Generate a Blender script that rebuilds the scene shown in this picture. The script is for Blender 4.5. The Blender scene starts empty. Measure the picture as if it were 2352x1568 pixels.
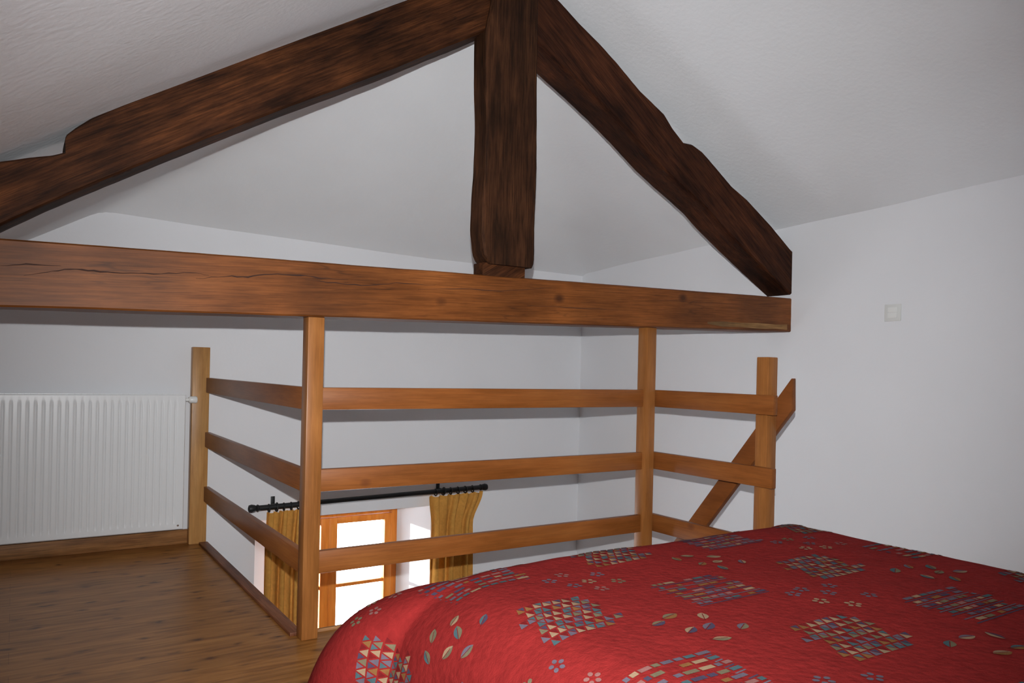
import bpy, bmesh, math, random
from mathutils import Vector, Matrix, noise
random.seed(7)
C = bpy.context.scene
COL = C.collection
try:
    C.view_settings.view_transform = 'Standard'
    C.view_settings.look = 'None'
except Exception as e:
    print(e)

# ------------------------------------------------------------------ camera
FPX = 1750.0
HEAD = math.radians(33.1); ROLL = math.atan(0.0226); PY = 851.0
F0 = Vector((math.sin(HEAD), math.cos(HEAD), 0)); R0 = Vector((math.cos(HEAD), -math.sin(HEAD), 0)); Z0 = Vector((0, 0, 1))
FW = F0.copy()
XC = R0*math.cos(ROLL) + Z0*math.sin(ROLL)
YC = -R0*math.sin(ROLL) + Z0*math.cos(ROLL)
CAM = Vector((0, 0, 1.09))
cd = bpy.data.cameras.new('camera'); cam = bpy.data.objects.new('camera', cd); COL.objects.link(cam)
m = Matrix((XC, YC, -FW)).transposed().to_4x4(); m.translation = CAM
cam.matrix_world = m
cd.sensor_width = 36; cd.lens = FPX/2352*36; cd.clip_start = 0.02
cd.shift_y = (PY-784)/2352
C.camera = cam

def at(px, py, axis, val):
    d = FW + XC*((px-1176)/FPX) + YC*((PY-py)/FPX)
    i = 'xyz'.index(axis)
    t = (val - CAM[i])/d[i]
    return CAM + d*t

# ------------------------------------------------------------------ helpers
def tag(o, label=None, cat=None, group=None, kind=None):
    if label: o['label'] = label
    if cat: o['category'] = cat
    if group: o['group'] = group
    if kind: o['kind'] = kind
    return o
def thing(name, label, cat, loc, group=None):
    o = bpy.data.objects.new(name, None); COL.objects.link(o); o.location = loc
    o.empty_display_size = .1
    return tag(o, label, cat, group)
def obj(name, bm, mats, parent=None, smooth=True, angle=40, recalc=True):
    me = bpy.data.meshes.new(name)
    if recalc: bmesh.ops.recalc_face_normals(bm, faces=bm.faces)
    bm.to_mesh(me); bm.free()
    if not isinstance(mats, (list, tuple)): mats = [mats]
    for mm in mats: me.materials.append(mm)
    if smooth:
        me.shade_smooth()
        me.set_sharp_from_angle(angle=math.radians(angle))
    o = bpy.data.objects.new(name, me); COL.objects.link(o)
    if parent:
        o.parent = parent
        if parent.type == 'EMPTY': o.matrix_parent_inverse = Matrix.Translation(-Vector(parent.location))
    return o
def box(bm, x0, x1, y0, y1, z0, z1, bev=0.0):
    vs = [bm.verts.new(p) for p in ((x0,y0,z0),(x1,y0,z0),(x1,y1,z0),(x0,y1,z0),(x0,y0,z1),(x1,y0,z1),(x1,y1,z1),(x0,y1,z1))]
    fs = [bm.faces.new([vs[i] for i in f]) for f in ((0,3,2,1),(4,5,6,7),(0,1,5,4),(1,2,6,5),(2,3,7,6),(3,0,4,7))]
    if bev:
        es = set(e for f in fs for e in f.edges)
        bmesh.ops.bevel(bm, geom=list(es), offset=bev, segments=2, profile=.5, affect='EDGES')
def boxobj(name, b, mat, parent=None, bev=0.0):
    bm = bmesh.new(); box(bm, *b, bev=bev)
    return obj(name, bm, mat, parent)
def tube(bm, pts, r, n=12, caps=True):
    rings = []
    for i, p in enumerate(pts):
        p = Vector(p)
        a = Vector(pts[max(i-1,0)]); b = Vector(pts[min(i+1,len(pts)-1)])
        d = (b-a).normalized()
        ref = Vector((0,0,1)) if abs(d.z) < .9 else Vector((1,0,0))
        s = d.cross(ref).normalized(); u = s.cross(d)
        rr = r[i] if isinstance(r, (list,tuple)) else r
        rings.append([bm.verts.new(p + s*math.cos(2*math.pi*k/n)*rr + u*math.sin(2*math.pi*k/n)*rr) for k in range(n)])
    for a, b in zip(rings, rings[1:]):
        for k in range(n): bm.faces.new((a[k], a[(k+1)%n], b[(k+1)%n], b[k]))
    if caps: bm.faces.new(rings[0]); bm.faces.new(rings[-1][::-1])
def torus(bm, c, axis, R, r, n=16, k=8):
    axis = Vector(axis).normalized(); ref = Vector((0,0,1)) if abs(axis.z)<.9 else Vector((1,0,0))
    a = axis.cross(ref).normalized(); b = axis.cross(a)
    rings = []
    for i in range(n):
        t = 2*math.pi*i/n; d = a*math.cos(t)+b*math.sin(t)
        rings.append([bm.verts.new(Vector(c)+d*(R+r*math.cos(2*math.pi*j/k))+axis*(r*math.sin(2*math.pi*j/k))) for j in range(k)])
    for i in range(n):
        A, B = rings[i], rings[(i+1)%n]
        for j in range(k): bm.faces.new((A[j], A[(j+1)%k], B[(j+1)%k], B[j]))
def loft(bm, rings):
    vr = [[bm.verts.new(p) for p in r] for r in rings]
    n = len(vr[0])
    for a, b in zip(vr, vr[1:]):
        for k in range(n): bm.faces.new((a[k], a[(k+1)%n], b[(k+1)%n], b[k]))
    bm.faces.new(vr[0]); bm.faces.new(vr[-1][::-1])

# ------------------------------------------------------------------ materials
def newmat(name):
    mt = bpy.data.materials.new(name); mt.use_nodes = True
    nt = mt.node_tree; nt.nodes.clear()
    out = nt.nodes.new('ShaderNodeOutputMaterial'); bs = nt.nodes.new('ShaderNodeBsdfPrincipled')
    nt.links.new(bs.outputs[0], out.inputs[0])
    return mt, nt, bs
def N(nt, t, **kw):
    n = nt.nodes.new(t)
    for k, v in kw.items(): setattr(n, k, v)
    return n
def ramp(nt, fac, stops):
    r = nt.nodes.new('ShaderNodeValToRGB')
    while len(r.color_ramp.elements) < len(stops): r.color_ramp.elements.new(.5)
    for e, (p, c) in zip(r.color_ramp.elements, stops):
        e.position = p; e.color = (*c, 1) if len(c) == 3 else c
    nt.links.new(fac, r.inputs[0]); return r
def mixc(nt, fac, a, b, mode='MIX'):
    mx = nt.nodes.new('ShaderNodeMix'); mx.data_type = 'RGBA'; mx.blend_type = mode
    for sock, v in ((mx.inputs[0], fac), (mx.inputs[6], a), (mx.inputs[7], b)):
        if hasattr(v, 'is_output'): nt.links.new(v, sock)
        else: sock.default_value = v if not isinstance(v, tuple) or len(v) == 4 else (*v, 1)
    return mx.outputs[2]
def plain(name, col, rough=.5, metal=0, bump=0, bscale=200, var=0.0):
    mt, nt, bs = newmat(name)
    tc = N(nt, 'ShaderNodeTexCoord')
    nz = N(nt, 'ShaderNodeTexNoise'); nz.inputs['Scale'].default_value = bscale; nz.inputs['Detail'].default_value = 4
    nt.links.new(tc.outputs['Object'], nz.inputs['Vector'])
    if var:
        n2 = N(nt, 'ShaderNodeTexNoise'); n2.inputs['Scale'].default_value = 2.5; n2.inputs['Detail'].default_value = 5
        nt.links.new(tc.outputs['Object'], n2.inputs['Vector'])
        r = ramp(nt, n2.outputs['Fac'], [(.3, tuple(c*(1-var) for c in col)), (.7, tuple(min(1, c*(1+var)) for c in col))])
        nt.links.new(r.outputs[0], bs.inputs['Base Color'])
    else: bs.inputs['Base Color'].default_value = (*col, 1)
    bs.inputs['Roughness'].default_value = rough; bs.inputs['Metallic'].default_value = metal
    if bump:
        b = N(nt, 'ShaderNodeBump'); b.inputs['Strength'].default_value = bump; b.inputs['Distance'].default_value = .004
        nt.links.new(nz.outputs['Fac'], b.inputs['Height']); nt.links.new(b.outputs[0], bs.inputs['Normal'])
    return mt
def wood(name, dark, mid, light, axis='x', tilt=0.0, across=14, rough=.5, knot=.0, knotcol=(.05,.02,.01), crack=0.0, patch=0.35, bump=.3, offs=0, kaxis='y', fine=.3, spec=.3, dist=.15, kr_=1.0, along=1.0):
    mt, nt, bs = newmat(name)
    tc = N(nt, 'ShaderNodeTexCoord')
    m1 = N(nt, 'ShaderNodeMapping'); m1.inputs['Rotation'].default_value = (0, tilt, 0); m1.inputs['Location'].default_value = (offs, offs*.7, offs*.3)
    nt.links.new(tc.outputs['Object'], m1.inputs[0])
    def stretched(a, ac, sc, det, dist=0.0, rg=.6):
        mm = N(nt, 'ShaderNodeMapping'); mm.inputs['Scale'].default_value = {'x': (a,ac,ac), 'y': (ac,a,ac), 'z': (ac,ac,a)}[axis]
        nt.links.new(m1.outputs[0], mm.inputs[0])
        n = N(nt, 'ShaderNodeTexNoise'); n.inputs['Scale'].default_value = sc; n.inputs['Detail'].default_value = det; n.inputs['Roughness'].default_value = rg; n.inputs['Distortion'].default_value = dist
        nt.links.new(mm.outputs[0], n.inputs['Vector']); return n
    n1 = stretched(along, across, 2.2, 9, dist, .65)
    col = ramp(nt, n1.outputs['Fac'], [(.33, dark), (.5, mid), (.68, light)]).outputs[0]
    nf = stretched(2.0, 60, 3.0, 4)
    fr = ramp(nt, nf.outputs['Fac'], [(.35, (1-fine,)*3), (.62, (1+fine*.35,)*3)])
    col = mixc(nt, 1.0, col, fr.outputs[0], 'MULTIPLY')
    n2 = N(nt, 'ShaderNodeTexNoise'); n2.inputs['Scale'].default_value = 2.3; n2.inputs['Detail'].default_value = 6
    nt.links.new(m1.outputs[0], n2.inputs['Vector'])
    pr = ramp(nt, n2.outputs['Fac'], [(.35, (1-patch,)*3), (.65, (1+patch*.3,)*3)])
    col = mixc(nt, 1.0, col, pr.outputs[0], 'MULTIPLY')
    if knot:
        m3 = N(nt, 'ShaderNodeMapping')
        s3 = [1,1,1]; s3['xyz'.index(axis)] = .7; s3['xyz'.index(kaxis)] = .02
        m3.inputs['Scale'].default_value = s3
        nt.links.new(m1.outputs[0], m3.inputs[0])
        vo = N(nt, 'ShaderNodeTexVoronoi'); vo.inputs['Scale'].default_value = knot
        nt.links.new(m3.outputs[0], vo.inputs['Vector'])
        kr = ramp(nt, vo.outputs['Distance'], [(.035*kr_, (.9,.9,.9)), (.06*kr_, (.55,.55,.55)), (.10*kr_, (0,0,0))])
        col = mixc(nt, kr.outputs[0], col, knotcol)
    h = n1.outputs['Fac']
    if crack:
        n4 = stretched(.55, 7, 1.6, 3, .3)
        cr = ramp(nt, n4.outputs['Fac'], [(.487, (0,0,0)), (.497, (crack,)*3), (.503, (crack,)*3), (.513, (0,0,0))])
        n5 = N(nt, 'ShaderNodeTexNoise'); n5.inputs['Scale'].default_value = 3
        nt.links.new(m1.outputs[0], n5.inputs['Vector'])
        g = ramp(nt, n5.outputs['Fac'], [(.5, (0,0,0)), (.6, (1,1,1))])
        cf = mixc(nt, 1.0, cr.outputs[0], g.outputs[0], 'MULTIPLY')
        col = mixc(nt, cf, col, (.012,.006,.004))
    nt.links.new(col, bs.inputs['Base Color'])
    bs.inputs['Roughness'].default_value = rough
    bs.inputs['Specular IOR Level'].default_value = spec
    b = N(nt, 'ShaderNodeBump'); b.inputs['Strength'].default_value = bump; b.inputs['Distance'].default_value = .006
    nt.links.new(h, b.inputs['Height']); nt.links.new(b.outputs[0], bs.inputs['Normal'])
    return mt

M = {}
M['wall'] = plain('white_plaster', (.785,.795,.82), .85, bump=.12, bscale=60, var=.012)
M['ceil'] = plain('ceiling_plaster', (.82,.84,.86), .9, bump=.4, bscale=45, var=.02)
M['old_l'] = wood('old_oak_left', (.024,.0085,.0035), (.060,.020,.007), (.115,.038,.012), 'x', math.radians(32), 9, .65, crack=.5, patch=.5, bump=.5, fine=.5, spec=.1, along=1.6)
M['old_r'] = wood('old_oak_right', (.021,.0065,.003), (.050,.0155,.006), (.088,.027,.010), 'x', math.radians(-36), 9, .65, crack=.5, patch=.45, bump=.5, offs=3, fine=.5, spec=.1, along=1.6)
M['old_z'] = wood('old_oak_post', (.021,.009,.004), (.047,.018,.0075), (.088,.034,.014), 'z', 0, 9, .7, crack=.8, patch=.45, bump=.5, offs=5, fine=.5, spec=.1, along=1.4)
M['beam'] = wood('stained_beam', (.145,.044,.009), (.195,.061,.0135), (.24,.079,.019), 'x', math.radians(2.5), 6, .5, knot=4.2, knotcol=(.05,.016,.006), crack=.4, patch=.35, bump=.12, offs=1.3, fine=.3, spec=.2, kr_=1.2)
M['crack'] = plain('beam_crack', (.03,.010,.005), .9)
M['worn'] = wood('worn_pale_wood', (.24,.12,.04), (.34,.18,.065), (.42,.25,.10), 'x', 0, 14, .7, patch=.6, bump=.3)
M['pine_x'] = wood('varnished_pine_x', (.22,.068,.013), (.28,.09,.020), (.33,.115,.028), 'x', 0, 6, .38, knot=4.0, knotcol=(.13,.035,.012), patch=.12, bump=.02, fine=.15)
M['pine_y'] = wood('varnished_pine_y', (.20,.062,.013), (.26,.084,.019), (.31,.108,.026), 'y', 0, 6, .38, knot=4.0, knotcol=(.12,.032,.012), patch=.12, bump=.02, offs=2, kaxis='x', fine=.15)
M['pine_z'] = wood('varnished_pine_z', (.26,.095,.022), (.33,.125,.032), (.39,.158,.044), 'z', 0, 6, .38, knot=6.5, knotcol=(.07,.022,.010), patch=.12, bump=.02, offs=4.35, fine=.15, kr_=1.3)
M['pine_pale'] = wood('pale_pine_z', (.40,.19,.06), (.48,.245,.08), (.55,.30,.11), 'z', 0, 6, .38, knot=6.5, knotcol=(.07,.022,.010), patch=.15, bump=.02, offs=7.2, fine=.15, kr_=1.2)
M['skirt'] = wood('skirting_wood', (.22,.09,.028), (.33,.15,.05), (.45,.22,.085), 'x', 0, 10, .5, patch=.4)
M['trim'] = wood('trim_wood', (.13,.042,.018), (.20,.068,.028), (.27,.10,.04), 'y', 0, 10, .5, patch=.3)
M['metal_w'] = plain('white_enamel', (.80,.82,.83), .3)
M['plastic'] = plain('white_plastic', (.72,.73,.71), .35)
M['plastic2'] = plain('rocker_plastic', (.80,.81,.79), .3)
M['iron'] = plain('black_iron', (.010,.010,.011), .5, .1)
M['winwood'] = wood('window_wood', (.60,.17,.02), (.75,.24,.032), (.80,.30,.05), 'z', 0, 9, .4, patch=.1, bump=.05, fine=.1)
M['matt'] = plain('mattress_cloth', (.7,.68,.62), .9, bump=.2)
M['chrome'] = plain('chrome', (.7,.7,.7), .2, 1)

def floor_mat():
    mt, nt, bs = newmat('pine_planks')
    tc = N(nt, 'ShaderNodeTexCoord')
    br = N(nt, 'ShaderNodeTexBrick'); br.offset = .37; br.offset_frequency = 2
    br.inputs['Scale'].default_value = 1; br.inputs['Brick Width'].default_value = 2.1; br.inputs['Row Height'].default_value = .13
    br.inputs['Mortar Size'].default_value = .0010; br.inputs['Mortar Smooth'].default_value = .3
    br.inputs['Color1'].default_value = (.88,.88,.88,1); br.inputs['Color2'].default_value = (1.05,1.05,1.05,1); br.inputs['Mortar'].default_value = (.6,.55,.5,1)
    nt.links.new(tc.outputs['Object'], br.inputs['Vector'])
    m2 = N(nt, 'ShaderNodeMapping'); m2.inputs['Scale'].default_value = (1.4,12,1)
    nt.links.new(tc.outputs['Object'], m2.inputs[0])
    n1 = N(nt, 'ShaderNodeTexNoise'); n1.inputs['Scale'].default_value = 3; n1.inputs['Detail'].default_value = 8; n1.inputs['Distortion'].default_value = .6
    nt.links.new(m2.outputs[0], n1.inputs['Vector'])
    c = ramp(nt, n1.outputs['Fac'], [(.3, (.21,.080,.016)), (.5, (.33,.138,.031)), (.7, (.42,.19,.050))]).outputs[0]
    c = mixc(nt, 1.0, c, br.outputs['Color'], 'MULTIPLY')
    m3 = N(nt, 'ShaderNodeMapping'); m3.inputs['Scale'].default_value = (.5,1,1)
    nt.links.new(tc.outputs['Object'], m3.inputs[0])
    nd = N(nt, 'ShaderNodeTexNoise'); nd.inputs['Scale'].default_value = 14; nt.links.new(tc.outputs['Object'], nd.inputs['Vector'])
    ma = N(nt, 'ShaderNodeVectorMath', operation='MULTIPLY_ADD'); ma.inputs[1].default_value = (.05,.05,.05)
    nt.links.new(nd.outputs['Color'], ma.inputs[0]); nt.links.new(m3.outputs[0], ma.inputs[2])
    vo = N(nt, 'ShaderNodeTexVoronoi'); vo.inputs['Scale'].default_value = 9; vo.voronoi_dimensions = '2D'
    nt.links.new(ma.outputs[0], vo.inputs['Vector'])
    kr = ramp(nt, vo.outputs['Distance'], [(.04, (.9,.9,.9)), (.09, (.5,.5,.5)), (.20, (0,0,0))])
    nk = N(nt, 'ShaderNodeTexNoise'); nk.inputs['Scale'].default_value = 6
    nt.links.new(tc.outputs['Object'], nk.inputs['Vector'])
    kg = ramp(nt, nk.outputs['Fac'], [(.40, (.12,.12,.12)), (.58, (1,1,1))])
    kf = mixc(nt, 1.0, kr.outputs[0], kg.outputs[0], 'MULTIPLY')
    c = mixc(nt, kf, c, (.075,.022,.006))
    nt.links.new(c, bs.inputs['Base Color']); bs.inputs['Roughness'].default_value = .38
    bs.inputs['Specular IOR Level'].default_value = .25
    b = N(nt, 'ShaderNodeBump'); b.inputs['Strength'].default_value = .15; b.inputs['Distance'].default_value = .003
    nt.links.new(br.outputs['Fac'], b.inputs['Height']); b.invert = True
    nt.links.new(b.outputs[0], bs.inputs['Normal'])
    return mt
M['floor'] = floor_mat()

def cloth_mat(name, col, rough=.95, scale=260, bump=.25, wr=0.0, quilt=0):
    mt, nt, bs = newmat(name)
    tc = N(nt, 'ShaderNodeTexCoord')
    nz = N(nt, 'ShaderNodeTexNoise'); nz.inputs['Scale'].default_value = scale; nz.inputs['Detail'].default_value = 3
    nt.links.new(tc.outputs['Object'], nz.inputs['Vector'])
    n2 = N(nt, 'ShaderNodeTexNoise'); n2.inputs['Scale'].default_value = 32; n2.inputs['Detail'].default_value = 5; n2.inputs['Distortion'].default_value = 1.0
    nt.links.new(tc.outputs['Object'], n2.inputs['Vector'])
    r = ramp(nt, n2.outputs['Fac'], [(.3, tuple(c*.86 for c in col)), (.7, tuple(c*1.08 for c in col))])
    nt.links.new(r.outputs[0], bs.inputs['Base Color'])
    bs.inputs['Roughness'].default_value = rough
    bs.inputs['Specular IOR Level'].default_value = .05
    ad = N(nt, 'ShaderNodeMath', operation='MULTIPLY_ADD'); ad.inputs[1].default_value = wr
    nt.links.new(n2.outputs['Fac'], ad.inputs[0]); nt.links.new(nz.outputs['Fac'], ad.inputs[2])
    h = ad.outputs[0]
    if quilt:
        w1 = N(nt, 'ShaderNodeTexVoronoi'); w1.inputs['Scale'].default_value = quilt; w1.feature = 'F1'
        nt.links.new(tc.outputs['Object'], w1.inputs['Vector'])
        a2 = N(nt, 'ShaderNodeMath', operation='MULTIPLY_ADD'); a2.inputs[1].default_value = -1.2
        nt.links.new(w1.outputs['Distance'], a2.inputs[0]); nt.links.new(h, a2.inputs[2]); h = a2.outputs[0]
    b = N(nt, 'ShaderNodeBump'); b.inputs['Strength'].default_value = bump; b.inputs['Distance'].default_value = .003
    nt.links.new(h, b.inputs['Height']); nt.links.new(b.outputs[0], bs.inputs['Normal'])
    return mt
RED = (.212,.0165,.0155)
M['quilt'] = cloth_mat('red_quilt_cloth', RED, bump=.4, wr=1.5, quilt=60)
QC = [('cream', (.27,.18,.11)), ('teal', (.055,.095,.105)), ('ochre', (.20,.09,.032)), ('navy', (.06,.045,.075)), ('pink', (.23,.10,.09)), ('sage', (.14,.115,.07)), ('dark_red', (.14,.012,.013)), ('slate', (.11,.09,.115))]
QM = [M['quilt']] + [cloth_mat('quilt_'+n, c, bump=.3) for n, c in QC]
def curtain_mat():
    mt = cloth_mat('gold_curtain', (.62,.31,.07), bump=.2)
    nt = mt.node_tree
    bs = [n for n in nt.nodes if n.type == 'BSDF_PRINCIPLED'][0]; out = [n for n in nt.nodes if n.type == 'OUTPUT_MATERIAL'][0]
    t = nt.nodes.new('ShaderNodeBsdfTranslucent'); t.inputs[0].default_value = (.6,.30,.07,1)
    x = nt.nodes.new('ShaderNodeMixShader'); x.inputs[0].default_value = .07
    nt.links.new(bs.outputs[0], x.inputs[1]); nt.links.new(t.outputs[0], x.inputs[2]); nt.links.new(x.outputs[0], out.inputs[0])
    return mt
M['curtain'] = curtain_mat()

# ------------------------------------------------------------------ room shell
XR, YB, XL, YF, ZG = 3.9, 4.95, -1.6, -2.5, -2.4
def struct(name, bm, mat, **k): return tag(obj(name, bm, mat, **k), kind='structure')
def zr(Y): return 2.06 - .046*(Y-1.5)
def zb(X): return max(1.885, 1.96-.03*X)
def ceil_z(X, Y):
    t = min(1, max(0, (Y-2.9)/2.05))
    l = (1-t)*(2.03+.63*(X-.39)) + t*(1.945+.58*(X-.39))
    r = zr(Y) + .52*(XR-X)
    h = zb(X) + .59*(YB-Y)
    a = min(l, r, h)
    k = 26 + 90*max(0, 1-(a-1.85)/.35)
    return a - math.log(math.exp(-k*(l-a))+math.exp(-k*(r-a))+math.exp(-k*(h-a)))/k
bm = bmesh.new()
nx, ny = 160, 200
g = [[bm.verts.new((XL-.05+(XR-XL+.1)*i/nx, YF-.05+(YB-YF+.1)*j/ny, ceil_z(XL-.05+(XR-XL+.1)*i/nx, YF-.05+(YB-YF+.1)*j/ny) + .006*noise.noise(Vector((i*.06, j*.07, 0))))) for j in range(ny+1)] for i in range(nx+1)]
for i in range(nx):
    for j in range(ny): bm.faces.new((g[i][j], g[i+1][j], g[i+1][j+1], g[i][j+1]))
struct('ceiling', bm, M['ceil'], angle=60)

YE = 3.04
bm = bmesh.new()
pts = [(XL,YF),(XR,YF),(XR,2.25),(2.955,2.25),(2.955,YE),(.985,YE),(.985,YB),(XL,YB)]
top = [bm.verts.new((x,y,0)) for x,y in pts]; bot = [bm.verts.new((x,y,-.22)) for x,y in pts]
bm.faces.new(top); bm.faces.new(bot[::-1])
for i in range(8): bm.faces.new((top[i], bot[i], bot[(i+1)%8], top[(i+1)%8]))
struct('floor', bm, M['floor'], smooth=False)
bm = bmesh.new(); box(bm, XL, XR, YF, YB+.3, ZG-.1, ZG)
struct('floor.001', bm, M['floor'])
WX0, WX1, WZ0, WZ1 = 1.30, 2.55, -2.2, .095
VX0, VX1 = 1.50, 2.40
YW = 5.2
bm = bmesh.new()
T = .30
box(bm, XL-.2, WX0, YB, YB+T, ZG-.1, 2.35)
box(bm, WX1, XR+.2, YB, YB+T, ZG-.1, 2.35)
box(bm, WX0, WX1, YB, YB+T, WZ1, 2.35)
box(bm, WX0, WX1, YB, YB+T, ZG-.1, WZ0)
def prism(bm, pts, z0, z1):
    a = [bm.verts.new((x,y,z0)) for x,y in pts]; b = [bm.verts.new((x,y,z1)) for x,y in pts]
    bm.faces.new(a[::-1]); bm.faces.new(b)
    for i in range(len(pts)): bm.faces.new((a[i], a[(i+1)%len(pts)], b[(i+1)%len(pts)], b[i]))
prism(bm, [(WX1,YB),(VX1,YW),(VX1,YB+T),(WX1,YB+T)], WZ0, WZ1)
prism(bm, [(WX0,YB),(WX0,YB+T),(VX0,YB+T),(VX0,YW)], WZ0, WZ1)
struct('wall_back', bm, M['wall'], smooth=False)
bm = bmesh.new(); box(bm, XR, XR+.2, YF-.2, YB, ZG-.1, 2.4); struct('wall_right', bm, M['wall'])
bm = bmesh.new(); box(bm, XL-.2, XL, YF-.2, YB, ZG-.1, 1.3); struct('wall_left', bm, M['wall'])
bm = bmesh.new(); box(bm, XL, XR, YF-.2, YF, ZG-.1, 3.4); struct('wall_front', bm, M['wall'])
bm = bmesh.new(); box(bm, XL, .893, YB-.02, YB, 0, .085, bev=.003); struct('baseboard_back', bm, M['skirt'])
bm = bmesh.new(); box(bm, .945, .995, YE, 4.86, 0, .016, bev=.003); box(bm, .985, 1.0, YE, 4.95, -.22, .0); struct('trim_1', bm, M['trim'])
bm = bmesh.new(); box(bm, .985, 2.95, YE, YE+.015, -.22, .012, bev=.003); struct('trim_2', bm, M['skirt'])

# window
win = thing('window_1', None, None, (1.95, YW, WZ0)); tag(win, kind='structure')
def frame(bm, x0,x1,z0,z1,y0,y1,w, wt=None):
    wt = wt or w
    box(bm, x0, x0+w, y0, y1, z0, z1, bev=.003); box(bm, x1-w, x1, y0, y1, z0, z1, bev=.003)
    box(bm, x0+w, x1-w, y0, y1, z1-wt, z1, bev=.003); box(bm, x0+w, x1-w, y0, y1, z0, z0+wt, bev=.003)
bm = bmesh.new(); frame(bm, VX0, VX1, WZ0, .09, YW, YW+.05, .045, .065); obj('window_frame', bm, M['winwood'], win)
glass = bpy.data.materials.new('window_glass'); glass.use_nodes = True
nt = glass.node_tree; nt.nodes.clear()
o_ = nt.nodes.new('ShaderNodeOutputMaterial'); tr = nt.nodes.new('ShaderNodeBsdfTransparent'); gl = nt.nodes.new('ShaderNodeBsdfGlossy'); mx = nt.nodes.new('ShaderNodeMixShader')
gl.inputs['Roughness'].default_value = .02; mx.inputs[0].default_value = .05
nt.links.new(tr.outputs[0], mx.inputs[1]); nt.links.new(gl.outputs[0], mx.inputs[2]); nt.links.new(mx.outputs[0], o_.inputs[0])
SM = 1.875
for (a, b) in ((VX0+.045, SM), (SM, VX1-.045)):
    bm = bmesh.new(); frame(bm, a, b, WZ0+.05, .022, YW-.015, YW+.03, .06, .045)
    s = obj('sash', bm, M['winwood'], win)
    for k in range(1, 5):
        z = -.035 - .43*k
        boxobj('muntin', (a+.06, b-.06, YW-.008, YW+.022, z-.012, z+.012), M['winwood'], s, .002)
    boxobj('pane', (a+.06, b-.06, YW+.008, YW+.012, WZ0+.1, -.023), glass, s)
bm = bmesh.new(); box(bm, SM-.012, SM+.012, YW-.035, YW-.015, -1.2, -1.08, bev=.003); obj('handle', bm, M['iron'], win)

# ------------------------------------------------------------------ roof truss
YT0, YT1 = 2.925, 3.11
truss = thing('roof_truss', 'dark timber roof truss with king post, two rafters and a lighter horizontal tie beam', 'roof truss', (1.9, 3.0, 1.3))
def resample(P, n):
    L = [0]
    for a, b in zip(P, P[1:]): L.append(L[-1] + (b-a).length)
    out = []
    for i in range(n):
        s = L[-1]*i/(n-1); k = 0
        while k < len(L)-2 and L[k+1] < s: k += 1
        t = (s-L[k])/max(1e-9, L[k+1]-L[k]); out.append(P[k].lerp(P[k+1], min(1, t)))
    return out
def section(T_, B_, y0, y1, b=.012, n=5):
    h = (T_-B_).length; d = y1-y0
    bt, bs_ = b/max(h, .02), b/d
    def pt(s, t): return Vector((T_.x+(B_.x-T_.x)*t, y0+d*s, T_.z+(B_.z-T_.z)*t))
    R = []
    for i in range(n): R.append(pt(0, bt+(1-2*bt)*i/(n-1)))
    for i in range(n): R.append(pt(bs_+(1-2*bs_)*i/(n-1), 1))
    for i in range(n): R.append(pt(1, 1-bt-(1-2*bt)*i/(n-1)))
    for i in range(n): R.append(pt(1-bs_-(1-2*bs_)*i/(n-1), 0))
    return R
def strip(bm, pp, ww, mi, y):
    P = [at(a, b, 'y', y) for a, b in pp]
    vs = []
    for p, w in zip(P, ww):
        h = w*3.2/1750/2
        vs.append((bm.verts.new((p.x, y, p.z+h)), bm.verts.new((p.x, y, p.z-h))))
    for a, b in zip(vs, vs[1:]):
        f = bm.faces.new((a[0], a[1], b[1], b[0])); f.material_index = mi
def rough_beam(name, up, lo, mat, n=70, amp=.006, b=.014, y0=YT0, y1=YT1, label=None, extra=None, mats=None):
    U = resample([at(x, y, 'y', y0) for x, y in up], n); L = resample([at(x, y, 'y', y1) for x, y in lo], n)
    rings = [section(u, l, y0, y1, b) for u, l in zip(U, L)]
    for r in rings:
        for p in r:
            q = Vector((p.x, p.y, p.z))
            p += noise.noise_vector(q*3.0)*amp + noise.noise_vector(q*20.0)*amp*.4
    bm = bmesh.new(); loft(bm, rings)
    if extra:
        bmesh.ops.recalc_face_normals(bm, faces=bm.faces); extra(bm)
    o = obj(name, bm, mats or mat, truss, angle=35, recalc=not extra)
    if label: o['label'] = label
    return o
def beam_extra(bm):
    y = YT0-.0045
    rr = random.Random(5)
    def crack(pp, wmax):
        Q = []
        for (a, b), (c, d) in zip(pp, pp[1:]):
            for k in range(4): Q.append((a+(c-a)*k/4, b+(d-b)*k/4+rr.uniform(-1.2,1.2)))
        Q.append(pp[-1]); n = len(Q)
        strip(bm, Q, [max(.5, wmax*math.sin(math.pi*(i+.3)/n)*rr.uniform(.35,1)) for i in range(n)], 1, y)
    crack([(55,632),(120,622),(175,617),(230,624),(300,628),(370,628),(440,626),(480,632)], 3.4)
    crack([(450,640),(520,634),(570,636),(620,629),(690,631),(735,638),(800,642)], 3.8)
    crack([(700,642),(770,650),(830,655),(910,650),(1000,655)], 2.6)
    crack([(960,665),(1060,662),(1150,668),(1250,662)], 2)
    crack([(0,610),(60,606),(140,610)], 2.2)
    crack([(1210,700),(1330,707),(1420,712)], 1.8)
    crack([(1500,688),(1600,694),(1720,700)], 1.8)
    strip(bm, [(1625,741),(1660,744),(1700,746),(1740,748),(1780,750),(1808,751)], [6,16,14,18,14,17], 2, y+.001)
rough_beam('tie_beam', [(-700,494),(0,546),(1813,684),(1850,687)],
           [(-700,690),(0,711),(745,733),(1450,754),(1780,765),(1830,767)], M['beam'], n=110, amp=.002, b=.008, label='straight reddish brown tie beam with cracks and knots', extra=beam_extra, mats=[M['beam'], M['crack'], M['worn']])
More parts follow.
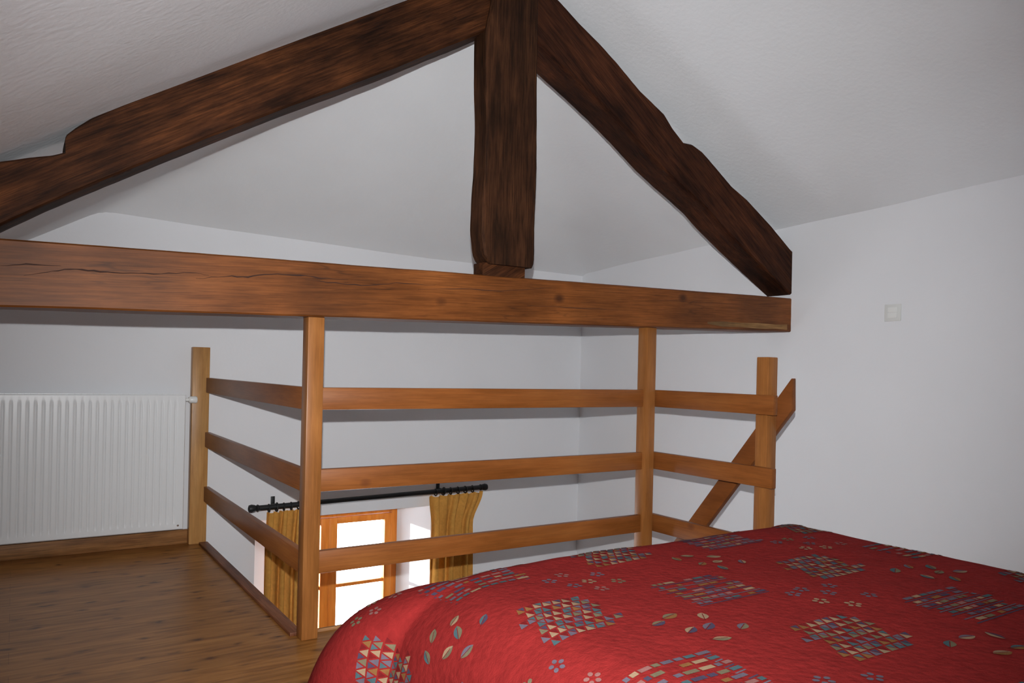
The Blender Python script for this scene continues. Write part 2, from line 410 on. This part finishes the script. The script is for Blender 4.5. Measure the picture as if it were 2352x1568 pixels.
rough_beam('rafter', [(-600,640),(-300,480),(0,370),(60,362),(120,356),(150,349),(158,345),(150,318),(153,309),(175,291),(210,270),(265,245),(370,195),(480,152),(600,112),(700,80),(810,40),(925,0),(1010,-35),(1150,-95)],
           [(-600,840),(-300,680),(-20,545),(100,490),(210,443),(320,398),(430,354),(535,311),(640,270),(750,231),(870,186),(980,140),(1050,112),(1120,82),(1150,65)], M['old_l'], n=320, amp=.002, b=.010, label='left sloping rafter of dark old oak with a notch near its foot')
rough_beam('rafter', [(1190,-95),(1240,-45),(1285,0),(1330,50),(1375,95),(1420,145),(1470,205),(1525,258),(1545,292),(1570,326),(1592,331),(1612,346),(1680,425),(1715,455),(1770,515),(1813,568),(1860,616)],
           [(1165,110),(1200,140),(1236,175),(1300,233),(1350,280),(1400,330),(1460,395),(1500,432),(1530,458),(1570,494),(1600,528),(1650,578),(1700,625),(1748,670),(1800,720)], M['old_r'], n=200, amp=.002, b=.010, label='right sloping rafter of very dark old oak, ending at the right wall')
def king():
    left = [(1112,-80),(1098,40),(1086,95),(1086,200),(1088,300),(1085,400),(1080,470),(1077,540),(1082,590),(1090,606),(1096,612)]
    right = [(1240,-80),(1238,40),(1236,170),(1236,280),(1235,380),(1233,450),(1230,520),(1230,570),(1229,600),(1226,610),(1224,614)]
    y0, y1 = YT0-.02, YT0+.10
    n = 60
    Lp = resample([at(x, y, 'y', y1) for x, y in left], n); Rp = resample([at(x, y, 'y', y0) for x, y in right], n)
    rings = []
    for l, r in zip(Lp, Rp):
        z = (l.z+r.z)/2
        R = section(Vector((l.x, 0, z)), Vector((r.x, 0, z)), y0, y1, .010)
        for p in R: p += noise.noise_vector(p*3)*.0025 + noise.noise_vector(p*20)*.0012
        rings.append(R)
    bm = bmesh.new(); loft(bm, rings)
    o = obj('king_post', bm, M['old_z'], truss, angle=38); o['label'] = 'dark vertical king post with rounded worn edges'
    a = at(1108, 612, 'y', y0+.03); b = at(1205, 612, 'y', y0+.03); c = at(1150, 640, 'y', y0+.03)
    boxobj('tenon', (a.x, b.x, y0+.025, y1-.01, c.z-.02, a.z+.02), M['old_l'], o, .003)
king()

# ------------------------------------------------------------------ railing
rail = thing('railing', 'varnished pine guard railing of four posts and three tiers of horizontal boards', 'railing', (1.9, 3.0, 0))
z1 = at(463, 797, 'y', 4.89).z; z4 = at(1762, 820, 'y', 2.31).z
zb2 = at(720, 732, 'y', 3.0).z; zb3 = at(1487, 755, 'y', 3.0).z
posts = [(.893,.992,4.885,4.945,z1), (.969,1.036,2.97,3.037,zb2+.006), (2.778,2.848,2.97,3.037,zb3+.006), (2.885,2.952,2.279,2.346,z4)]
for i, (x0,x1,y0,y1,zt) in enumerate(posts):
    o = boxobj('post', (x0,x1,y0,y1,0,zt), M['pine_pale'] if i == 0 else M['pine_z'], rail, .004)
    if i == 0: o['label'] = 'paler knotty pine post against the back wall'
s_ = .33
tops = [1.005, 1.005-s_, 1.005-2*s_]
for zt in tops:
    boxobj('guard_board', (1.036, 2.778, 2.985, 3.015, zt-.09, zt), M['pine_x'], rail, .003)
    boxobj('guard_board', (.972, 1.002, 3.037, 4.885, zt-.09, zt), M['pine_y'], rail, .003)
    boxobj('guard_board', (2.853, 2.883, 2.222, 3.037, zt-.09, zt), M['pine_y'], rail, .003)

# stair handrail
xh = 2.955
A = at(1818,868,'x',xh); B = at(1818,942,'x',xh); Cc = at(1580,1198,'x',xh)
k = 2.0
P4 = [A, A+(Cc-A)*k, B+(Cc-A)*k, B]
bm = bmesh.new()
a = [bm.verts.new(p) for p in P4]; b = [bm.verts.new(p+Vector((.032,0,0))) for p in P4]
bm.faces.new(a); bm.faces.new(b[::-1])
for i in range(4): bm.faces.new((a[i], a[(i+1)%4], b[(i+1)%4], b[i]))
bmesh.ops.bevel(bm, geom=list(bm.edges), offset=.003, segments=2, profile=.5, affect='EDGES')
h = obj('stair_handrail', bm, wood('handrail_pine', (.14,.042,.010), (.20,.062,.015), (.25,.082,.021), 'y', 0, 4, .4, patch=.15, bump=.02, fine=.1))
tag(h, 'steep slanting pine board handrail of the stairs, fixed beside the shortest right post', 'handrail')

# ------------------------------------------------------------------ radiator
rad = thing('radiator', 'white ribbed panel radiator mounted low on the back wall', 'radiator', (.15, 4.9, .1))
rx0, rx1, rz0, rz1 = -.55, .853, .105, .905
yf = 4.845
bm = bmesh.new()
pitch = .037
nr = int((rx1-rx0-.05)/pitch); st = (rx0+rx1-nr*pitch)/2
cols = [rx0, rx0+.006, rx0+.02]
QS = (0, .1, .2, .28, .36, .44, .56, .64, .72, .8, .9)
for i in range(nr):
    for q in QS: cols.append(st+(i+q)*pitch)
cols += [st+nr*pitch, rx1-.012, rx1-.005, rx1]
rows = [rz0, rz0+.005, rz0+.03, rz0+.036, rz0+.048, rz0+.06] + [rz0+.1+.6*k/6 for k in range(7)] + [rz1-.065, rz1-.05, rz1-.04, rz1-.03, rz1-.005, rz1]
def sm(a, b, x): t = min(1, max(0, (x-a)/(b-a))); return t*t*(3-2*t)
def ry(x, z):
    y = yf
    fz = sm(rz0+.03, rz0+.06, z)*(1-sm(rz1-.065, rz1-.03, z))
    if st <= x <= st+nr*pitch:
        q = ((x-st)/pitch) % 1
        w = sm(.28, .45, q)*(1-sm(.55, .72, q))
        y += .0042*w*fz
    if x < rx0+.003 or x > rx1-.002 or z < rz0+.002 or z > rz1-.002: y += .006
    return y
g = [[bm.verts.new((x, ry(x, z), z)) for z in rows] for x in cols]
for i in range(len(cols)-1):
    for j in range(len(rows)-1): bm.faces.new((g[i][j], g[i+1][j], g[i+1][j+1], g[i][j+1]))
obj('front_panel', bm, M['metal_w'], rad, angle=50)
bm = bmesh.new(); box(bm, rx0+.002, rx1-.002, yf+.006, yf+.085, rz0+.004, rz0+.02); box(bm, rx0+.002, rx0+.006, yf+.012, yf+.085, rz0, rz1); box(bm, rx1-.006, rx1-.002, yf+.012, yf+.085, rz0, rz1)
box(bm, rx0+.01, rx1-.01, yf+.074, yf+.085, rz0+.01, rz1-.01)
obj('casing', bm, M['metal_w'], rad)
bm = bmesh.new()
for i in range(46):
    x = rx0+.02+i*.03
    box(bm, x, x+.006, yf+.008, yf+.082, rz1-.006, rz1+.001)
box(bm, rx0, rx1, yf+.006, yf+.012, rz1-.012, rz1+.002); box(bm, rx0, rx1, yf+.078, yf+.086, rz1-.012, rz1+.002)
obj('top_grille', bm, M['metal_w'], rad)
yv = yf+.016
bm = bmesh.new(); tube(bm, [(rx1-.004, yv, rz1-.032), (rx1+.02, yv, rz1-.032)], .010); tube(bm, [(rx1+.018, yv, rz1-.032),(rx1+.024, yv, rz1-.032),(rx1+.058, yv, rz1-.032),(rx1+.064, yv, rz1-.032)], [.016,.020,.022,.018], n=16)
obj('valve_head', bm, M['plastic2'], rad)
bm = bmesh.new(); tube(bm, [(rx1-.03, yf-.002, rz0+.025), (rx1-.03, yf+.004, rz0+.025)], .006); obj('drain_plug', bm, M['chrome'], rad)
for x in (-.35, .65):
    boxobj('bracket', (x, x+.03, yf+.07, 4.9495, .3, .8), M['metal_w'], rad, .002)

# ------------------------------------------------------------------ light switch
sp = at(2052, 718, 'x', XR)
sw = thing('light_switch', 'small square white double light switch on the right wall', 'light switch', (XR, sp.y, sp.z))
hs = .045
boxobj('plate', (XR-.010, XR, sp.y-hs, sp.y+hs, sp.z-hs, sp.z+hs), M['plastic'], sw, .003)
for dz in (-.0145, .0145):
    boxobj('rocker', (XR-.012, XR-.009, sp.y-.026, sp.y+.026, sp.z+dz-.014, sp.z+dz+.014), M['plastic2'], sw, .001)

# ------------------------------------------------------------------ curtain rod and curtains
rl = at(580, 1168, 'y', 4.85); rr_ = at(1112, 1118, 'y', 4.85)
zrod = (rl.z+rr_.z)/2
rod = thing('curtain_rod', 'black iron curtain rod with rings above the lower window', 'curtain rod', (2.08, 4.85, zrod))
def rp(t): return Vector((rl.x+(rr_.x-rl.x)*t, 4.85, rl.z+(rr_.z-rl.z)*t))
bm = bmesh.new(); tube(bm, [rp(.02), rp(.98)], .017, 14); obj('pole', bm, M['iron'], rod)
for t0, s in ((.02, -1), (.98, 1)):
    c = rp(t0)
    bm = bmesh.new(); tube(bm, [c+Vector((s*q, 0, 0)) for q in (-.01, 0, .006, .012, .02, .04, .055, .06)], [.016,.023,.023,.017,.022,.026,.022,.010], 14)
    obj('finial', bm, M['iron'], rod)
for t0 in (.09, .80):
    c = rp(t0)
    bm = bmesh.new(); tube(bm, [(c.x, 4.95, c.z+.0), (c.x, 4.87, c.z+.0), (c.x, 4.85, c.z)], .011); box(bm, c.x-.013, c.x+.013, 4.942, 4.9495, c.z-.03, c.z+.05, bev=.002)
    torus(bm, c, (1,0,0), .022, .005)
    obj('bracket', bm, M['iron'], rod)
def curtain(xa, xb, xa2, xb2, label, tr0, tr1, nf):
    zb_ = -2.1
    cu = thing('curtain', label, 'curtain', ((xa+xb)/2, 4.86, zb_), 'gold curtains at the lower window')
    bm = bmesh.new(); nX, nZ = 110, 40
    gg = []
    for i in range(nX+1):
        u = i/nX; colv = []
        xt = xa+(xb-xa)*u
        zt = rp((xt-rl.x)/(rr_.x-rl.x)).z - .037
        for j in range(nZ+1):
            v = (j/nZ)**1.4; e = sm(0, .10, v)
            x = xt*(1-e) + (xa2+(xb2-xa2)*u)*e
            a = .012+.012*e
            y = 4.872 + a*math.sin(u*2*math.pi*nf+.8*math.sin(v*3)) + .006*noise.noise(Vector((u*9, v*5, xa)))
            z = zt + (zb_-zt)*v + .005*math.sin(u*40)*(1-e)
            colv.append(bm.verts.new((x+.006*math.sin(u*50+v*4), y, z)))
        gg.append(colv)
    for i in range(nX):
        for j in range(nZ): bm.faces.new((gg[i][j], gg[i+1][j], gg[i+1][j+1], gg[i][j+1]))
    obj('drape', bm, M['curtain'], cu, angle=80)
    for k in range(6):
        c = rp(tr0+(tr1-tr0)*k/5) + Vector((0,0,-.006))
        bm = bmesh.new(); torus(bm, c, (1, .12*math.sin(k*2), 0), .0235, .0045, 16, 6); obj('curtain_ring', bm, M['iron'], rod)
ca = at(614,1172,'y',4.86).x; cb = at(700,1170,'y',4.86).x
curtain(ca, cb, ca-.01, cb-.01, 'narrow gold brown curtain at the left side of the lower window', .06, .2, 5.5)
ca = at(988,1137,'y',4.86).x; cb = at(1112,1125,'y',4.86).x
curtain(ca, cb, at(992,1250,'y',4.86).x, at(1086,1250,'y',4.86).x, 'gold brown curtain at the right side of the lower window, fanned out at its top', .76, .94, 5.5)

# ------------------------------------------------------------------ bed and bedspread
BX0, BX1, BY0, BY1, BZ = .985, 2.33, -.40, 1.71, .56
bed = thing('bed', 'double bed under the red patchwork bedspread', 'bed', (1.65, .65, 0))
boxobj('mattress', (BX0+.02, BX1-.01, BY0+.05, BY1-.04, .30, .522), M['matt'], bed, .04)
boxobj('bed_base', (BX0+.04, BX1-.04, BY0+.06, BY1-.04, .16, .30), M['skirt'], bed, .01)
for x in (BX0+.08, BX1-.14):
    for y in (BY0+.1, BY1-.14): boxobj('leg', (x, x+.06, y, y+.06, 0, .17), M['pine_z'], bed, .004)
DM = .70
def S(u, v):
    cx = min(max(u, BX0), BX1); cy = min(max(v, BY0), BY1)
    dx, dy = u-cx, v-cy; d = math.hypot(dx, dy)
    z = BZ + .004*noise.noise(Vector((u*3, v*3, 1))) + .0018*noise.noise(Vector((u*11, v*11, 2)))
    # the mattress corner at the foot sags a little
    z -= .030*math.exp(-(((u-(BX0-.12))/.17)**2 + ((v-(BY1+.05))/.20)**2))
    if d < 1e-9: return Vector((u, v, z))
    n = Vector((dx/d, dy/d)); c = abs(2*n.x*n.y)
    s = min(d, DM)
    s *= .80 + .20*c
    r = .19+.25*c; th = math.radians(76)
    if s < r*th: o = r*math.sin(s/r); dr = r*(1-math.cos(s/r))
    else:
        o = r*math.sin(th)+(s-r*th)*math.cos(th); dr = r*(1-math.cos(th))+(s-r*th)*math.sin(th)
    along = u*n.y*3 - v*n.x*3 + math.atan2(n.y, n.x)*1.5
    o += .005*math.sin(along*4.1)*sm(.1, .45, s)*(1-.9*c)
    o += .004*noise.noise(Vector((u*6, v*6, 5)))
    z = max(.012, z-dr)
    return Vector((cx+n.x*o, cy+n.y*o, z))
def Sn(u, v):
    e = .004
    a = S(u+e, v)-S(u-e, v); b = S(u, v+e)-S(u, v-e); n = a.cross(b)
    if n.length < 1e-12: return Vector((0,0,1))
    n.normalize()
    return n
bm = bmesh.new()
def lin(a, b, n): return [a+(b-a)*i/n for i in range(n+1)]
us = lin(BX0-DM, BX0, 50)[:-1]+lin(BX0, BX1, 80)+lin(BX1, BX1+DM, 50)[1:]
vs_ = lin(BY0-DM, BY0, 30)[:-1]+lin(BY0, BY1, 120)+lin(BY1, BY1+DM, 50)[1:]
gg = [[bm.verts.new(S(u, v)) for v in vs_] for u in us]
for i in range(len(us)-1):
    for j in range(len(vs_)-1):
        f = bm.faces.new((gg[i][j], gg[i+1][j], gg[i+1][j+1], gg[i][j+1]))
bmesh.ops.dissolve_degenerate(bm, dist=1e-5, edges=bm.edges)
rnd = random.Random(3)
def poly(pts, mi, off=.0020):
    ctr = Vector((sum(p[0] for p in pts)/len(pts), sum(p[1] for p in pts)/len(pts)))
    vv = [bm.verts.new(S(u, v)+Sn(u, v)*off) for u, v in pts]
    if len(vv) > 4:
        c = bm.verts.new(S(*ctr)+Sn(*ctr)*off)
        for i in range(len(vv)):
            f = bm.faces.new((c, vv[i], vv[(i+1)%len(vv)])); f.material_index = mi
    else:
        f = bm.faces.new(vv); f.material_index = mi
CR, TE, OC, NA, PK, SG, DR, SL = range(1, 9)
def rot(cx, cy, x, y, a): return (cx+x*math.cos(a)-y*math.sin(a), cy+x*math.sin(a)+y*math.cos(a))
def triangles(cx, cy):
    nc, nr_ = 9, 7; w, h = .027, .028
    for r in range(nr_):
        y0 = cy+(r-nr_/2)*h
        sh = (r-nr_/2)*.006
        for c in range(nc):
            if (c in (0, nc-1)) and (r % 3 != 1): continue
            x0 = cx+(c-nc/2)*w+(.5*w if r % 2 else 0)+sh
            poly([(x0+.002,y0+.002),(x0+w-.002,y0+.002),(x0+w/2,y0+h-.003)], (CR, TE, OC, SL, CR, SG)[(c+r*2+rnd.choice((0,0,1))) % 6])
            poly([(x0+w+.0,y0+.008),(x0+w*1.5-.004,y0+h-.002),(x0+w/2+.004,y0+h-.002)], (DR,NA,SL,TE)[(c*3+r) % 4] if rnd.random() < .8 else DR, .0016)
def dashes(cx, cy):
    nr_ = 7; h = .027
    for r in range(nr_):
        y0 = cy+(r-nr_/2)*h; x = cx-.12+rnd.random()*.015
        while x < cx+.105:
            w = rnd.choice((.014,.020,.026,.034))
            if rnd.random() < .88: poly([(x,y0+.006),(x+w,y0+.006),(x+w,y0+h-.009),(x,y0+h-.009)], rnd.choice((CR,SL,TE,NA,SL,PK,SL,OC,SG)))
            x += w+.006
        poly([(cx-.125,y0-.003),(cx+.115,y0-.003),(cx+.115,y0+.001),(cx-.125,y0+.001)], SL if r % 2 else NA, .0015)
def leaf(cx, cy, a, L, c1, c2):
    W = L*.26
    n = 8
    up = [(L*(i/n-.5), W*math.sin(math.pi*(i/n))**.8) for i in range(n+1)]
    poly([rot(cx,cy,x,y,a) for x,y in up], c1)
    poly([rot(cx,cy,x,-y,a) for x,y in up][::-1], c2)
    poly([rot(cx,cy,x,y,a) for x,y in ((-L*.65,-.001),(L*.3,-.001),(L*.3,.001),(-L*.65,.001))], DR, .003)
def flower(cx, cy, R, c):
    a0 = rnd.random()*6
    for k in range(5):
        a = a0+k*2*math.pi/5
        px, py = cx+R*.60*math.cos(a), cy+R*.60*math.sin(a)
        poly([rot(px,py,R*.30*math.cos(t),R*.26*math.sin(t),a) for t in [i*math.pi/4 for i in range(8)]], c)
for i in range(-2, 5):
    for j in range(-2, 7):
        cx, cy = 1.0+.45*i, 1.70-.385*j
        if cx > BX1+.6 or cx < BX0-.6 or cy > BY1+.55 or cy < BY0-.4: continue
        corner = (cx < BX0-.1 or cx > BX1+.1) and (cy > BY1+.1)
        if not corner:
            (triangles if (i+j) % 2 else dashes)(cx, cy)
        ox, oy = cx-.225, cy-.19
        if ox < BX0-.5 or ox > BX1+.5: continue
        if (i+j) % 2 == 0:
            for (dx,dy) in ((-.08,.05),(-.015,.065),(.05,.03),(-.05,-.015),(.015,-.02),(.075,-.045),(-.02,-.075)):
                leaf(ox+dx+rnd.uniform(-.01,.01), oy+dy+rnd.uniform(-.01,.01), rnd.choice((.2,.9,1.4,-.3,.5)), rnd.uniform(.042,.052), rnd.choice((CR,TE,SG,SL)), rnd.choice((CR,OC,SG,SG,NA)))
        else:
            for (dx,dy) in ((-.09,.05),(-.02,.07),(.06,.04),(-.06,-.03),(.01,0),(.08,-.05),(-.01,-.07)):
                flower(ox+dx+rnd.uniform(-.012,.012), oy+dy+rnd.uniform(-.01,.01), .023, rnd.choice((SL,SL,PK,SL,SG,PK,CR)))
me = bpy.data.meshes.new('bedspread'); bm.to_mesh(me); bm.free()
for mm in QM: me.materials.append(mm)
me.shade_smooth()
q = bpy.data.objects.new('bedspread', me); COL.objects.link(q)
tag(q, 'red bedspread with triangle, leaf and flower motifs draped over the bed', 'bedspread')

# ------------------------------------------------------------------ light
w = bpy.data.worlds.new('world'); C.world = w; w.use_nodes = True
bg = w.node_tree.nodes['Background']; bg.inputs[0].default_value = (.82,.91,1,1); bg.inputs[1].default_value = 9.0
def lamp(name, typ, loc, energy, col=(1,1,1), target=None, **k):
    l = bpy.data.lights.new(name, typ); l.energy = energy; l.color = col
    for a, b in k.items(): setattr(l, a, b)
    o = bpy.data.objects.new(name, l); COL.objects.link(o); o.location = loc
    if target is not None: o.rotation_euler = (Vector(target)-Vector(loc)).to_track_quat('-Z', 'Y').to_euler()
    return o
fl = CAM + YC*.13 - FW*.02
lamp('camera_flash', 'SPOT', fl, 475, (.98,.99,1), fl+FW*3, spot_size=math.radians(93), spot_blend=1.0, shadow_soft_size=.010)
lamp('fill_light_behind', 'AREA', (.2,-2.2,1.5), 12, (.88,.95,1), (1.6,3,1.3), shape='RECTANGLE', size=2.0, size_y=1.2)  # added soft daylight fill behind the camera; no window is modelled there
lamp('lower_room_light', 'AREA', (2.2,0,-.5), 6, (.95,.97,1), (2.4,4,-1), shape='RECTANGLE', size=2.0, size_y=1.2)
lamp('sun', 'SUN', (-2,9,4), 12, (1,.99,.97), Vector((-2,9,4))+Vector((.88,-.47,-.11)), angle=.03)
